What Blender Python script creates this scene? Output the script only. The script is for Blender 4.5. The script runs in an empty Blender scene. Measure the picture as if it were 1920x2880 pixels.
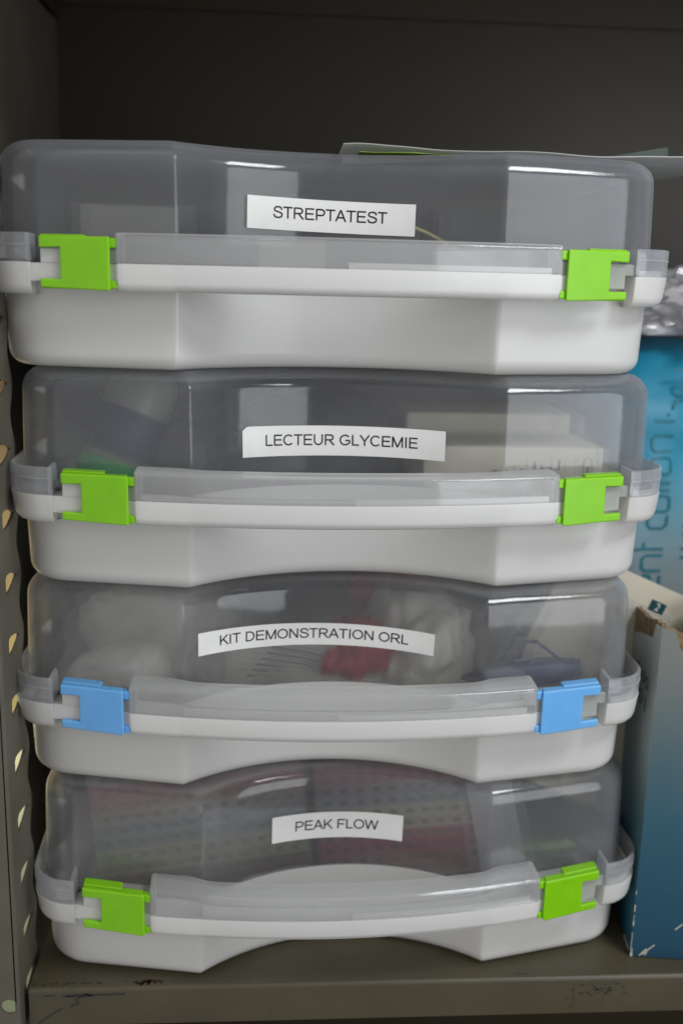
import bpy, bmesh, math, random
from math import sin, cos, pi, sqrt, atan2, hypot
from mathutils import Vector, Matrix, noise

random.seed(7)
SC = bpy.context.scene
COL = SC.collection

# ------------------------------------------------------------------ camera
cam = bpy.data.cameras.new('camera')
cam.sensor_fit = 'VERTICAL'
cam.sensor_height = 36.0
cam.sensor_width = 24.0
cam.lens = 35.99
cam.clip_start = 0.02
cam.clip_end = 50
cam.dof.use_dof = True
cam.dof.focus_distance = 0.535
cam.dof.aperture_fstop = 4.6
camo = bpy.data.objects.new('camera', cam)
COL.objects.link(camo)
camo.location = (-0.0445, -0.5056, 0.3953)
camo.rotation_euler = (1.3462, -0.0236, -0.0644)
SC.camera = camo

# ------------------------------------------------------------------ world, lamps, exposure
w = bpy.data.worlds.new('World')
SC.world = w
w.use_nodes = True
bg = w.node_tree.nodes['Background']
bg.inputs['Color'].default_value = (1.0, 0.98, 0.955, 1)
# dim room; fill light added by raising the world glow at front left
_nt = w.node_tree
_tc = _nt.nodes.new('ShaderNodeTexCoord')
_dot = _nt.nodes.new('ShaderNodeVectorMath')
_dot.operation = 'DOT_PRODUCT'
_dot.inputs[1].default_value = (-0.62, -0.72, 0.30)
_nt.links.new(_tc.outputs['Generated'], _dot.inputs[0])
_mr = _nt.nodes.new('ShaderNodeMapRange')
_mr.interpolation_type = 'SMOOTHSTEP'
_mr.inputs[1].default_value = 0.15
_mr.inputs[2].default_value = 1.0
_mr.inputs[3].default_value = 0.075
_mr.inputs[4].default_value = 0.54
_nt.links.new(_dot.outputs['Value'], _mr.inputs[0])
_nt.links.new(_mr.outputs[0], bg.inputs['Strength'])


def area(name, loc, target, sx, sy, power, color):
    l = bpy.data.lights.new(name, 'AREA')
    l.shape = 'RECTANGLE'
    l.size, l.size_y = sx, sy
    l.energy = power
    l.color = color
    o = bpy.data.objects.new(name, l)
    COL.objects.link(o)
    o.location = loc
    d = Vector(target) - Vector(loc)
    o.rotation_euler = d.to_track_quat('-Z', 'Y').to_euler()
    return o


# the room's window, right of the photographer: lower panes and the sky above
area('window_lower_light', (0.725, -0.86, 0.41), (0, 0, 0.41), 0.65, 0.92, 5.4, (0.93, 0.96, 1.0))
area('window_sky_light', (0.50, -0.45, 0.96), (0, 0, 0.38), 0.33, 0.20, 4.2, (0.95, 0.975, 1.0))
# lit neighbouring bay, seen only through the holes of the post
area('side_bay_light', (-0.50, 0.31, 0.05), (-0.50, 0.9, 0.0), 0.3, 0.3, 1.3, (1.0, 0.97, 0.82))

SC.view_settings.view_transform = 'Standard'
SC.view_settings.look = 'None'
SC.view_settings.gamma = 1
SC.view_settings.exposure = 0.15
SC.view_settings.use_curve_mapping = False
SC.render.engine = 'CYCLES'
cy = SC.cycles
cy.use_denoising = True
cy.transparent_max_bounces = 48
cy.max_bounces = 14
cy.diffuse_bounces = 5
cy.glossy_bounces = 5
cy.transmission_bounces = 8
cy.caustics_reflective = False
cy.caustics_refractive = True
cy.sample_clamp_indirect = 6


# ------------------------------------------------------------------ materials
def new_mat(name):
    m = bpy.data.materials.new(name)
    m.use_nodes = True
    nt = m.node_tree
    for n in list(nt.nodes):
        nt.nodes.remove(n)
    out = nt.nodes.new('ShaderNodeOutputMaterial')
    return m, nt, out


def N(nt, t, **kw):
    n = nt.nodes.new(t)
    for k, v in kw.items():
        setattr(n, k, v)
    return n


def math_node(nt, op, a, b=None, clamp=False):
    n = N(nt, 'ShaderNodeMath', operation=op, use_clamp=clamp)
    for i, v in enumerate((a, b)):
        if v is None:
            continue
        if hasattr(v, 'links'):
            nt.links.new(v, n.inputs[i])
        else:
            n.inputs[i].default_value = v
    return n.outputs[0]


def mottled(name, c1, c2, scale=30, rough=0.5, bump=0.0, bscale=300, spec=0.5, sss=0.0, detail=4, lo=0.35, hi=0.65, transm=None):
    m, nt, out = new_mat(name)
    p = N(nt, 'ShaderNodeBsdfPrincipled')
    tc = N(nt, 'ShaderNodeTexCoord')
    nz = N(nt, 'ShaderNodeTexNoise')
    nz.inputs['Scale'].default_value = scale
    nz.inputs['Detail'].default_value = detail
    nt.links.new(tc.outputs['Object'], nz.inputs['Vector'])
    r = N(nt, 'ShaderNodeValToRGB')
    r.color_ramp.elements[0].position = lo
    r.color_ramp.elements[1].position = hi
    r.color_ramp.elements[0].color = (*c1, 1)
    r.color_ramp.elements[1].color = (*c2, 1)
    nt.links.new(nz.outputs['Fac'], r.inputs[0])
    nt.links.new(r.outputs[0], p.inputs['Base Color'])
    p.inputs['Roughness'].default_value = rough
    p.inputs['Specular IOR Level'].default_value = spec
    if sss:
        p.inputs['Subsurface Weight'].default_value = sss
        p.inputs['Subsurface Radius'].default_value = (1, 1, 1)
        p.inputs['Subsurface Scale'].default_value = 0.006
    if bump:
        b = N(nt, 'ShaderNodeBump')
        b.inputs['Strength'].default_value = bump
        b.inputs['Distance'].default_value = 0.001
        n2 = N(nt, 'ShaderNodeTexNoise')
        n2.inputs['Scale'].default_value = bscale
        n2.inputs['Detail'].default_value = 3
        nt.links.new(tc.outputs['Object'], n2.inputs['Vector'])
        nt.links.new(n2.outputs['Fac'], b.inputs['Height'])
        nt.links.new(b.outputs[0], p.inputs['Normal'])
    nt.links.new(p.outputs[0], out.inputs[0])
    return m


def clear_plastic(name, haze=0.07, haze_col=(0.72, 0.75, 0.80), tint=(0.97, 0.975, 0.98), rough=0.06, refl=1.0, bump=0.10, bscale=26, edge=0.18, frost=0.0):
    """clear moulded polypropylene: see-through, a little milky, glossy"""
    m, nt, out = new_mat(name)
    tc = N(nt, 'ShaderNodeTexCoord')
    tr = N(nt, 'ShaderNodeBsdfTransparent')
    tr.inputs[0].default_value = (*tint, 1)
    df = N(nt, 'ShaderNodeBsdfDiffuse')
    df.inputs[0].default_value = (*haze_col, 1)
    tl = N(nt, 'ShaderNodeBsdfTranslucent')
    tl.inputs[0].default_value = (*haze_col, 1)
    hz = N(nt, 'ShaderNodeMixShader')
    hz.inputs[0].default_value = 0.4
    nt.links.new(df.outputs[0], hz.inputs[1])
    nt.links.new(tl.outputs[0], hz.inputs[2])
    nz = N(nt, 'ShaderNodeTexNoise')
    nz.inputs['Scale'].default_value = 18
    nz.inputs['Detail'].default_value = 3
    nt.links.new(tc.outputs['Object'], nz.inputs['Vector'])
    # long grazing paths through the wall look milkier
    lw = N(nt, 'ShaderNodeLayerWeight')
    lw.inputs['Blend'].default_value = 0.5
    f = math_node(nt, 'POWER', lw.outputs['Facing'], 2.0)
    f = math_node(nt, 'MULTIPLY', f, edge)
    f2 = math_node(nt, 'MULTIPLY_ADD', nz.outputs['Fac'], haze * 0.5)
    f2.node.inputs[2].default_value = haze * 0.75
    f = math_node(nt, 'ADD', f, f2, clamp=True)
    mx = N(nt, 'ShaderNodeMixShader')
    nt.links.new(f, mx.inputs[0])
    rf = N(nt, 'ShaderNodeBsdfRefraction')
    rf.inputs['IOR'].default_value = 1.2
    rf.inputs['Roughness'].default_value = 0.11
    rf.inputs['Color'].default_value = (*tint, 1)
    see = N(nt, 'ShaderNodeMixShader')
    see.inputs[0].default_value = frost
    nt.links.new(tr.outputs[0], see.inputs[1])
    nt.links.new(rf.outputs[0], see.inputs[2])
    nt.links.new(see.outputs[0], mx.inputs[1])
    nt.links.new(hz.outputs[0], mx.inputs[2])
    gl = N(nt, 'ShaderNodeBsdfGlossy')
    gl.inputs['Roughness'].default_value = rough
    gl.inputs[0].default_value = (refl, refl, refl, 1)
    fr = N(nt, 'ShaderNodeFresnel')
    fr.inputs['IOR'].default_value = 1.5
    bp = N(nt, 'ShaderNodeBump')
    bp.inputs['Strength'].default_value = bump
    bp.inputs['Distance'].default_value = 0.002
    n3 = N(nt, 'ShaderNodeTexNoise')
    n3.inputs['Scale'].default_value = bscale
    n3.inputs['Detail'].default_value = 2
    nt.links.new(tc.outputs['Object'], n3.inputs['Vector'])
    nt.links.new(n3.outputs['Fac'], bp.inputs['Height'])
    nt.links.new(bp.outputs[0], gl.inputs['Normal'])
    mg = N(nt, 'ShaderNodeMixShader')
    nt.links.new(math_node(nt, 'MINIMUM', math_node(nt, 'MULTIPLY', fr.outputs[0], 0.62), 0.3), mg.inputs[0])
    nt.links.new(mx.outputs[0], mg.inputs[1])
    nt.links.new(gl.outputs[0], mg.inputs[2])
    nt.links.new(mg.outputs[0], out.inputs[0])
    return m


def white_plastic(name, col=(0.92, 0.91, 0.885), rough=0.25, through=0.30, sss=0.4):
    m, nt, out = new_mat(name)
    tc = N(nt, 'ShaderNodeTexCoord')
    nz = N(nt, 'ShaderNodeTexNoise')
    nz.inputs['Scale'].default_value = 9
    nz.inputs['Detail'].default_value = 3
    nt.links.new(tc.outputs['Object'], nz.inputs['Vector'])
    r = N(nt, 'ShaderNodeValToRGB')
    r.color_ramp.elements[0].position = 0.3
    r.color_ramp.elements[1].position = 0.7
    r.color_ramp.elements[0].color = (col[0] * .95, col[1] * .95, col[2] * .94, 1)
    r.color_ramp.elements[1].color = (*col, 1)
    nt.links.new(nz.outputs['Fac'], r.inputs[0])
    p = N(nt, 'ShaderNodeBsdfPrincipled')
    nt.links.new(r.outputs[0], p.inputs['Base Color'])
    p.inputs['Roughness'].default_value = rough
    p.inputs['Subsurface Weight'].default_value = sss
    p.inputs['Subsurface Radius'].default_value = (1.0, 0.93, 0.8)
    p.inputs['Subsurface Scale'].default_value = 0.010
    bp = N(nt, 'ShaderNodeBump')
    bp.inputs['Strength'].default_value = 0.06
    bp.inputs['Distance'].default_value = 0.002
    n3 = N(nt, 'ShaderNodeTexNoise')
    n3.inputs['Scale'].default_value = 35
    nt.links.new(tc.outputs['Object'], n3.inputs['Vector'])
    nt.links.new(n3.outputs['Fac'], bp.inputs['Height'])
    nt.links.new(bp.outputs[0], p.inputs['Normal'])
    tl = N(nt, 'ShaderNodeBsdfTranslucent')
    nt.links.new(r.outputs[0], tl.inputs[0])
    mx = N(nt, 'ShaderNodeMixShader')
    mx.inputs[0].default_value = through
    nt.links.new(p.outputs[0], mx.inputs[1])
    nt.links.new(tl.outputs[0], mx.inputs[2])
    nt.links.new(mx.outputs[0], out.inputs[0])
    return m


M = {}
M['lid'] = clear_plastic('clear_lid_plastic', haze=0.10, edge=0.36, frost=0.28, rough=0.055, haze_col=(0.70, 0.715, 0.765))
M['rim'] = clear_plastic('clear_rim_plastic', haze=0.22, haze_col=(0.76, 0.77, 0.80), edge=0.36)
M['shell'] = clear_plastic('clear_handle_plastic', haze=0.22, rough=0.05, haze_col=(0.84, 0.84, 0.84), edge=0.75)
M['tab'] = clear_plastic('frosted_tab_plastic', haze=0.5, rough=0.15, haze_col=(0.82, 0.85, 0.80))
M['film'] = clear_plastic('crinkled_film', haze=0.62, rough=0.05, haze_col=(0.92, 0.88, 0.90), bump=0.4, bscale=60)
M['sleeve'] = clear_plastic('leaflet_sleeve', haze=0.6, rough=0.12, haze_col=(0.80, 0.80, 0.78), bump=0.2)
M['white'] = white_plastic('milky_white_plastic')
M['grip'] = white_plastic('white_grip_plastic', (0.90, 0.89, 0.865), 0.25, 0.10, 0.3)
M['green'] = mottled('lime_plastic', (0.225, 0.58, 0.002), (0.245, 0.63, 0.003), 60, 0.30, sss=0.4)
M['blue'] = mottled('sky_blue_plastic', (0.14, 0.42, 0.86), (0.155, 0.45, 0.90), 60, 0.36, sss=0.4)
M['paper'] = mottled('label_paper', (0.78, 0.78, 0.765), (0.82, 0.82, 0.80), 90, 0.6, spec=0.3)
M['ink'] = mottled('black_ink', (0.012, 0.012, 0.014), (0.02, 0.02, 0.022), 90, 0.5, spec=0.3)
M['paint'] = mottled('greige_paint', (0.068, 0.058, 0.034), (0.081, 0.070, 0.041), 22, 0.42, bump=0.12, bscale=500)
M['post'] = mottled('grey_post_paint', (0.112, 0.101, 0.075), (0.133, 0.121, 0.092), 30, 0.40, bump=0.12, bscale=500)
M['dark_paint'] = mottled('cabinet_paint', (0.033, 0.0255, 0.0115), (0.039, 0.0305, 0.014), 6, 0.5, bump=0.08, bscale=350)
M['cream'] = mottled('cream_board', (0.56, 0.525, 0.42), (0.62, 0.58, 0.47), 18, 0.6)
M['brown'] = mottled('torn_cardboard', (0.16, 0.105, 0.055), (0.30, 0.205, 0.12), 160, 0.9, bump=0.8, bscale=420)
M['darkgrey'] = mottled('dark_grey_plastic', (0.02, 0.022, 0.028), (0.035, 0.037, 0.045), 20, 0.45)
M['navy'] = mottled('navy_plastic', (0.012, 0.016, 0.05), (0.025, 0.03, 0.08), 40, 0.5)
M['palebag'] = mottled('pale_plastic_bag', (0.52, 0.50, 0.44), (0.68, 0.65, 0.58), 26, 0.3, bump=0.35, bscale=45)
M['pale'] = mottled('pale_plastic', (0.62, 0.59, 0.52), (0.70, 0.67, 0.59), 26, 0.35)
M['red'] = mottled('red_plastic', (0.38, 0.02, 0.03), (0.48, 0.04, 0.05), 26, 0.4)
M['greycard'] = mottled('grey_card', (0.40, 0.40, 0.42), (0.46, 0.46, 0.48), 26, 0.6)
M['greencard'] = mottled('grey_green_card', (0.05, 0.075, 0.06), (0.065, 0.09, 0.075), 26, 0.6)
M['bottle'] = mottled('grey_bottle', (0.17, 0.17, 0.15), (0.20, 0.20, 0.18), 30, 0.35)
M['bottlegreen'] = mottled('green_bottle_end', (0.03, 0.27, 0.07), (0.04, 0.33, 0.09), 26, 0.4)
M['tealink'] = mottled('teal_ink', (0.004, 0.14, 0.19), (0.006, 0.17, 0.23), 50, 0.5)
M['darkteal'] = mottled('dark_teal_ink', (0.004, 0.05, 0.06), (0.006, 0.065, 0.075), 50, 0.5)
M['blueink'] = mottled('faded_blue_ink', (0.06, 0.07, 0.15), (0.09, 0.10, 0.19), 50, 0.6)
M['rust'] = mottled('rust', (0.014, 0.007, 0.004), (0.045, 0.02, 0.009), 900, 0.9)
M['scuff'] = mottled('scuff', (0.018, 0.018, 0.022), (0.05, 0.045, 0.036), 900, 0.8)
M['yellowtube'] = mottled('yellow_tube', (0.42, 0.36, 0.12), (0.5, 0.43, 0.16), 50, 0.4)
M['limeprint'] = mottled('lime_print', (0.16, 0.27, 0.015), (0.22, 0.34, 0.03), 40, 0.5)


def gradient_z(name, stops, zlo, zhi, rough=0.5, noise_amt=0.04, wear=False, spec=0.5, bump=0.15):
    """printed colour that changes with height on the object"""
    m, nt, out = new_mat(name)
    tc = N(nt, 'ShaderNodeTexCoord')
    sp = N(nt, 'ShaderNodeSeparateXYZ')
    nt.links.new(tc.outputs['Object'], sp.inputs[0])
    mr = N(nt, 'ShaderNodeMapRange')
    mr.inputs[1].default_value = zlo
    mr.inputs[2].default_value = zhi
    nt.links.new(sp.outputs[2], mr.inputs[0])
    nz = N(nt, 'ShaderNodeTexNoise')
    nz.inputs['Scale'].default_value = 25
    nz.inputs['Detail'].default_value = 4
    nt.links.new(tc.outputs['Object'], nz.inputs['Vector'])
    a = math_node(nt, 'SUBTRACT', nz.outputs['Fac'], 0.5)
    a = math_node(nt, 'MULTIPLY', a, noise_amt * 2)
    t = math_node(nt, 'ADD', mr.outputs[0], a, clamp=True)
    r = N(nt, 'ShaderNodeValToRGB')
    els = r.color_ramp.elements
    while len(els) > 1:
        els.remove(els[-1])
    els[0].position = stops[0][0]
    els[0].color = (*stops[0][1], 1)
    for pos, c in stops[1:]:
        e = els.new(pos)
        e.color = (*c, 1)
    nt.links.new(t, r.inputs[0])
    p = N(nt, 'ShaderNodeBsdfPrincipled')
    p.inputs['Roughness'].default_value = rough
    p.inputs['Specular IOR Level'].default_value = spec
    nt.links.new(r.outputs[0], p.inputs['Base Color'])
    b = N(nt, 'ShaderNodeBump')
    b.inputs['Strength'].default_value = bump
    b.inputs['Distance'].default_value = 0.002
    n2 = N(nt, 'ShaderNodeTexNoise')
    n2.inputs['Scale'].default_value = 60
    nt.links.new(tc.outputs['Object'], n2.inputs['Vector'])
    nt.links.new(n2.outputs['Fac'], b.inputs['Height'])
    nt.links.new(b.outputs[0], p.inputs['Normal'])
    nt.links.new(p.outputs[0], out.inputs[0])
    return m


def chart_mat(name, rows, zlo, zhi, pitch=0.0105):
    """printed score chart: coloured rows with a dark mark in every cell"""
    m, nt, out = new_mat(name)
    tc = N(nt, 'ShaderNodeTexCoord')
    sp = N(nt, 'ShaderNodeSeparateXYZ')
    nt.links.new(tc.outputs['Object'], sp.inputs[0])
    mr = N(nt, 'ShaderNodeMapRange')
    mr.inputs[1].default_value = zlo
    mr.inputs[2].default_value = zhi
    nt.links.new(sp.outputs[2], mr.inputs[0])
    r = N(nt, 'ShaderNodeValToRGB')
    r.color_ramp.interpolation = 'CONSTANT'
    els = r.color_ramp.elements
    while len(els) > 1:
        els.remove(els[-1])
    n = len(rows)
    for i, c in enumerate(rows):
        e = els[0] if i == 0 else els.new(i / n)
        e.color = (*c, 1)
    nt.links.new(mr.outputs[0], r.inputs[0])
    fx = math_node(nt, 'FRACT', math_node(nt, 'DIVIDE', sp.outputs[0], pitch))
    fx = math_node(nt, 'LESS_THAN', math_node(nt, 'ABSOLUTE', math_node(nt, 'SUBTRACT', fx, 0.5)), 0.22)
    fz = math_node(nt, 'FRACT', math_node(nt, 'MULTIPLY', mr.outputs[0], float(n)))
    fz = math_node(nt, 'LESS_THAN', math_node(nt, 'ABSOLUTE', math_node(nt, 'SUBTRACT', fz, 0.5)), 0.2)
    k = math_node(nt, 'MULTIPLY', fx, fz)
    k = math_node(nt, 'MULTIPLY', k, 0.7)
    mix = N(nt, 'ShaderNodeMix', data_type='RGBA')
    nt.links.new(k, mix.inputs[0])
    nt.links.new(r.outputs[0], mix.inputs[6])
    mix.inputs[7].default_value = (0.03, 0.03, 0.05, 1)
    p = N(nt, 'ShaderNodeBsdfPrincipled')
    p.inputs['Roughness'].default_value = 0.5
    nt.links.new(mix.outputs[2], p.inputs['Base Color'])
    nt.links.new(p.outputs[0], out.inputs[0])
    return m


# ------------------------------------------------------------------ mesh helpers
def obj(name, bm, mat, parent=None, smooth=None):
    bmesh.ops.recalc_face_normals(bm, faces=bm.faces[:])
    me = bpy.data.meshes.new(name)
    bm.to_mesh(me)
    bm.free()
    me.materials.append(mat)
    if smooth is not None:
        me.polygons.foreach_set('use_smooth', [True] * len(me.polygons))
        me.set_sharp_from_angle(angle=math.radians(smooth))
    o = bpy.data.objects.new(name, me)
    COL.objects.link(o)
    if parent:
        o.parent = parent
    return o


def bevel(o, wdt, seg=2, ang=35):
    b = o.modifiers.new('bevel', 'BEVEL')
    b.width = wdt
    b.segments = seg
    b.limit_method = 'ANGLE'
    b.angle_limit = math.radians(ang)
    return o


def thing(name, label, cat, loc=(0, 0, 0), rotz=0, group=None):
    o = bpy.data.objects.new(name, None)
    COL.objects.link(o)
    o.location = loc
    o.rotation_euler = (0, 0, rotz)
    o.empty_display_size = 0.02
    tag(o, label, cat, group)
    return o


def tag(o, label, cat, group=None):
    o['label'] = label
    o['category'] = cat
    if group:
        o['group'] = group
    return o


def struct(o):
    o['kind'] = 'structure'
    return o


def loft(bm, rings, closed=True, cap0=True, cap1=True):
    vs = [[bm.verts.new(p) for p in r] for r in rings]
    n = len(vs[0])
    for a, b in zip(vs, vs[1:]):
        for i in range(n if closed else n - 1):
            j = (i + 1) % n
            bm.faces.new((a[i], a[j], b[j], b[i]))
    if cap0:
        bm.faces.new(vs[0][::-1])
    if cap1:
        bm.faces.new(vs[-1])
    return vs


def box(bm, x0, x1, y0, y1, z0, z1, mtx=None):
    ps = [(x, y, z) for z in (z0, z1) for x, y in ((x0, y0), (x1, y0), (x1, y1), (x0, y1))]
    if mtx is not None:
        ps = [tuple(mtx @ Vector(p)) for p in ps]
    v = [bm.verts.new(p) for p in ps]
    for f in ((3, 2, 1, 0), (4, 5, 6, 7), (0, 1, 5, 4), (1, 2, 6, 5), (2, 3, 7, 6), (3, 0, 4, 7)):
        bm.faces.new([v[i] for i in f])


def plate_with_holes(outer, holes, to3d, thick_vec):
    """flat sheet with real holes, given thickness"""
    bm = bmesh.new()
    edges = []
    for loop in [outer] + holes:
        vs = [bm.verts.new(to3d(*p)) for p in loop]
        for i in range(len(vs)):
            edges.append(bm.edges.new((vs[i], vs[(i + 1) % len(vs)])))
    bmesh.ops.triangle_fill(bm, edges=edges, use_beauty=True, use_dissolve=False)
    r = bmesh.ops.extrude_face_region(bm, geom=bm.faces[:])
    for e in r['geom']:
        if isinstance(e, bmesh.types.BMVert):
            e.co += Vector(thick_vec)
    return bm


def ribbon(bm, pts, width, mapf, closed=False):
    """flat stroke of constant width through 2-D points, mapped to 3-D"""
    n = len(pts)
    L, R = [], []
    for i, p in enumerate(pts):
        a = pts[i - 1] if (i > 0 or closed) else p
        b = pts[(i + 1) % n] if (i < n - 1 or closed) else p
        dx, dy = b[0] - a[0], b[1] - a[1]
        l = hypot(dx, dy) or 1
        nx, ny = -dy / l * width / 2, dx / l * width / 2
        L.append(bm.verts.new(mapf(p[0] + nx, p[1] + ny)))
        R.append(bm.verts.new(mapf(p[0] - nx, p[1] - ny)))
    for i in range(n if closed else n - 1):
        j = (i + 1) % n
        bm.faces.new((L[i], L[j], R[j], R[i]))


# ------------------------------------------------------------------ the storage case
RA, OY = 0.1213, -0.0775          # concave front: radius and centre of the arc
PX, PY, PM = 0.081, 0.0125, 0.21  # panel line beside it
XS, YB, RC, RB = 0.1735, 0.285, 0.030, 0.03
H = 0.1157
ZS = 0.0522                       # where lid and base meet


def outline(d, rho0=0.005):
    """plan of the case body, set in by d"""
    rho = max(rho0 - d, 0.0007)
    nl = sqrt(1 + PM * PM)
    nI = (-PM / nl, 1 / nl)
    o = d + rho
    lx, ly = PX + nI[0] * o, PY + nI[1] * o
    A = 1 + PM * PM
    B = 2 * (lx + PM * (ly - OY))
    C_ = lx * lx + (ly - OY) ** 2 - (RA + o) ** 2
    t = (-B + sqrt(B * B - 4 * A * C_)) / (2 * A)
    cx, cyy = lx + t, ly + PM * t
    l = hypot(cx, cyy - OY)
    u = (cx / l, (cyy - OY) / l)
    ang1 = atan2(u[0], u[1])
    pts = []
    for k in range(25):
        a = ang1 * k / 24
        pts.append((sin(a) * (RA + d), OY + cos(a) * (RA + d)))
    a0 = atan2(-u[1], -u[0])
    a1 = atan2(-nI[1], -nI[0])
    for k in range(1, 7):
        a = a0 + (a1 - a0) * k / 6
        pts.append((cx + rho * cos(a), cyy + rho * sin(a)))
    pts += corner_path(d, None)
    pts.append((0.08, YB - d))
    pts.append((0.0, YB - d))
    full = pts + [(-x, y) for x, y in pts[-2:0:-1]]
    return full


def corner_path(d, xstart, px=PX, py=PY, xs=XS, yb=YB, rc=RC, rb=RB, m=PM, nline=7):
    nl = sqrt(1 + m * m)
    nI = (-m / nl, 1 / nl)
    qx, qy = px + nI[0] * rc, py + nI[1] * rc
    ccx = xs - rc
    ccy = qy + m * (ccx - qx)
    r = rc - d
    T = (ccx - nI[0] * r, ccy - nI[1] * r)
    pts = []
    x0 = xstart
    if x0 is None:
        x0 = px + 0.012
    sx, sy = x0, py + nI[1] * d + m * (x0 - px - nI[0] * d)
    for k in range(nline + 1):
        f = k / nline
        pts.append((sx + (T[0] - sx) * f, sy + (T[1] - sy) * f))
    a0 = atan2(-nI[1], -nI[0])
    for k in range(1, 13):
        a = a0 + (0 - a0) * k / 12
        pts.append((ccx + r * cos(a), ccy + r * sin(a)))
    bx, by = xs - rb, yb - rb
    for k in range(1, 5):
        pts.append((xs - d, ccy + (by - ccy) * k / 4))
    for k in range(1, 9):
        a = pi / 2 * k / 8
        pts.append((bx + (rb - d) * cos(a), by + (rb - d) * sin(a)))
    return pts


def z_ring(pts, z):
    return [(x, y, z) for x, y in pts]


def lid_bm():
    bm = bmesh.new()
    zb, zt, r, th = ZS + 0.0004, H - 0.0005, 0.0125, 0.0017
    prof = []
    for k in range(9):
        a = pi / 2 * k / 8
        prof.append((0.0012 + r * (1 - cos(a)), zt - r + r * sin(a)))
    outer = [(0.0, zb), (0.0006, 0.082)] + prof
    inner = [(th, zb), (th + .0006, 0.082)] + [(dd + th * cos(pi / 2 * k / 8), zz - th * sin(pi / 2 * k / 8)) for k, (dd, zz) in enumerate(prof)]
    rings = [z_ring(outline(dd), zz) for dd, zz in outer[::-1]] + [z_ring(outline(dd), zz) for dd, zz in inner]
    loft(bm, rings)
    return bm


def rim(bm, zb, zt, rounded):
    def side(sgn):
        po = {}
        outp = []

        def path(inset):
            return corner_path(inset, 0.1517, px=0.1517, py=0.0121, xs=0.1764, yb=0.2905, rc=0.024, m=0.20)
        if rounded:
            sec = [(None, zb), (0.0060, zb), (0.0036, zb + 0.0008), (0.0021, zb + 0.0026), (0.0013, zb + 0.0050), (0.0, zt), (None, zt)]
        else:
            sec = [(None, zb), (0.0004, zb), (0.0, zt - 0.0009), (0.0004, zt - 0.0002), (0.0009, zt), (0.0015, zt - 0.0002), (0.0018, zt - 0.0009), (0.0020, zb + 0.0013), (None, zb + 0.0013)]
        body = corner_path(0.0008, 0.1517)
        cols = []
        for dd, z in sec:
            pth = body if dd is None else path(dd)
            cols.append([(sgn * x, y, z) for x, y in pth] + [(0.0, (YB - 0.0008) if dd is None else (0.2905 - dd), z)])
        return cols
    R = side(1)
    L = side(-1)
    cols = [r + l[-2::-1] for r, l in zip(R, L)]
    rings = [[c[i] for c in cols] for i in range(len(cols[0]))]
    loft(bm, rings)
    if not rounded:     # end walls of the hollow rim, and a step moulded round it
        for sg in (-1, 1):
            a = (0.1517, 0.0121)
            b = (0.1517, PY + PM * (0.1517 - PX) + 0.0006)
            t = 0.0017
            ps = [(a[0] - .0002, a[1] + .0006), (a[0] + t, a[1] + .0006), (a[0] + t, b[1]), (a[0] - .0002, b[1])]
            loft(bm, [[(sg * x, y, z) for x, y in ps] for z in (zb + .0004, zt - .0002)])
            pth = corner_path(0, 0.1522, px=0.1517, py=0.0121, xs=0.1764, yb=0.2905, rc=0.024, m=0.20)[:23]
            nrm = []
            rr = []
            pin = corner_path(-0.0003, 0.1522, px=0.1517, py=0.0121, xs=0.1764, yb=0.2905, rc=0.024, m=0.20)[:23]
            pin2 = corner_path(0.0006, 0.1522, px=0.1517, py=0.0121, xs=0.1764, yb=0.2905, rc=0.024, m=0.20)[:23]
            for p_, q_ in zip(pin, pin2):
                rr.append([(sg * p_[0], p_[1], zb + .0080), (sg * p_[0], p_[1], zb + .0086), (sg * q_[0], q_[1], zb + .0089), (sg * q_[0], q_[1], zb + .0077)])
            loft(bm, rr)


def base_bm():
    bm = bmesh.new()
    zt, r, th, zi = ZS, 0.0085, 0.0020, 0.0020
    prof = [(0.0016 + r * (1 - sin(pi / 2 * k / 7)), r - r * cos(pi / 2 * k / 7)) for k in range(8)]
    outer = prof + [(0.0008, 0.03), (0.0, zt)]
    inner = [(th, zt), (th + .0008, .03), (th + .0016, r + .002), (th + .004, zi + .002), (th + .008, zi)]
    rings = [z_ring(outline(dd), zz) for dd, zz in outer + inner]
    loft(bm, rings)
    rim(bm, 0.0368, ZS, True)
    # locating lip seen through the clear rim at the right corner
    lo = corner_path(0.0024, 0.1540, px=0.1517, py=0.0121, xs=0.1764, yb=0.2905, rc=0.024, m=0.20)[:21]
    li = corner_path(0.0038, 0.1540, px=0.1517, py=0.0121, xs=0.1764, yb=0.2905, rc=0.024, m=0.20)[:21]
    loft(bm, [[(p_[0], p_[1], ZS - .003), (p_[0], p_[1], ZS + .0030), (q_[0], q_[1], ZS + .0030), (q_[0], q_[1], ZS - .003)] for p_, q_ in zip(lo, li)])
    # latch mounts
    for s in (-1, 1):
        x1 = 0.1517 if s < 0 else 0.1340
        quad_block(bm, s, 0.1078, x1, 0.0432, 0.0518, 0.0031)
        if s < 0:
            quad_block(bm, s, 0.1340, 0.1462, 0.0519, 0.0586, 0.0031)
    return bm


def quad_block(bm, s, x0, x1, z0, z1, yoff):
    """block between the latch plate and the case body"""
    def yf(x):
        return yoff + 0.27 * (x - 0.112)

    def yb(x):
        return PY + PM * (x - PX) + 0.0012
    ps = [(s * x0, yf(x0)), (s * x1, yf(x1)), (s * x1, yb(x1)), (s * x0, yb(x0))]
    loft(bm, [[(x, y, z) for x, y in ps] for z in (z0, z1)])


XH = 0.1083


def hy(x):
    return -0.0113 + 0.0111 * (x / XH) ** 2


def hyb(x):
    y = hy(x) + 0.0145
    ax = abs(x)
    if ax > 0.074:
        t = min(1, (ax - 0.074) / 0.016)
        t = t * t * (3 - 2 * t)
        y = y * (1 - t) + (PY + PM * (ax - PX) + 0.0008) * t
    return y


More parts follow.
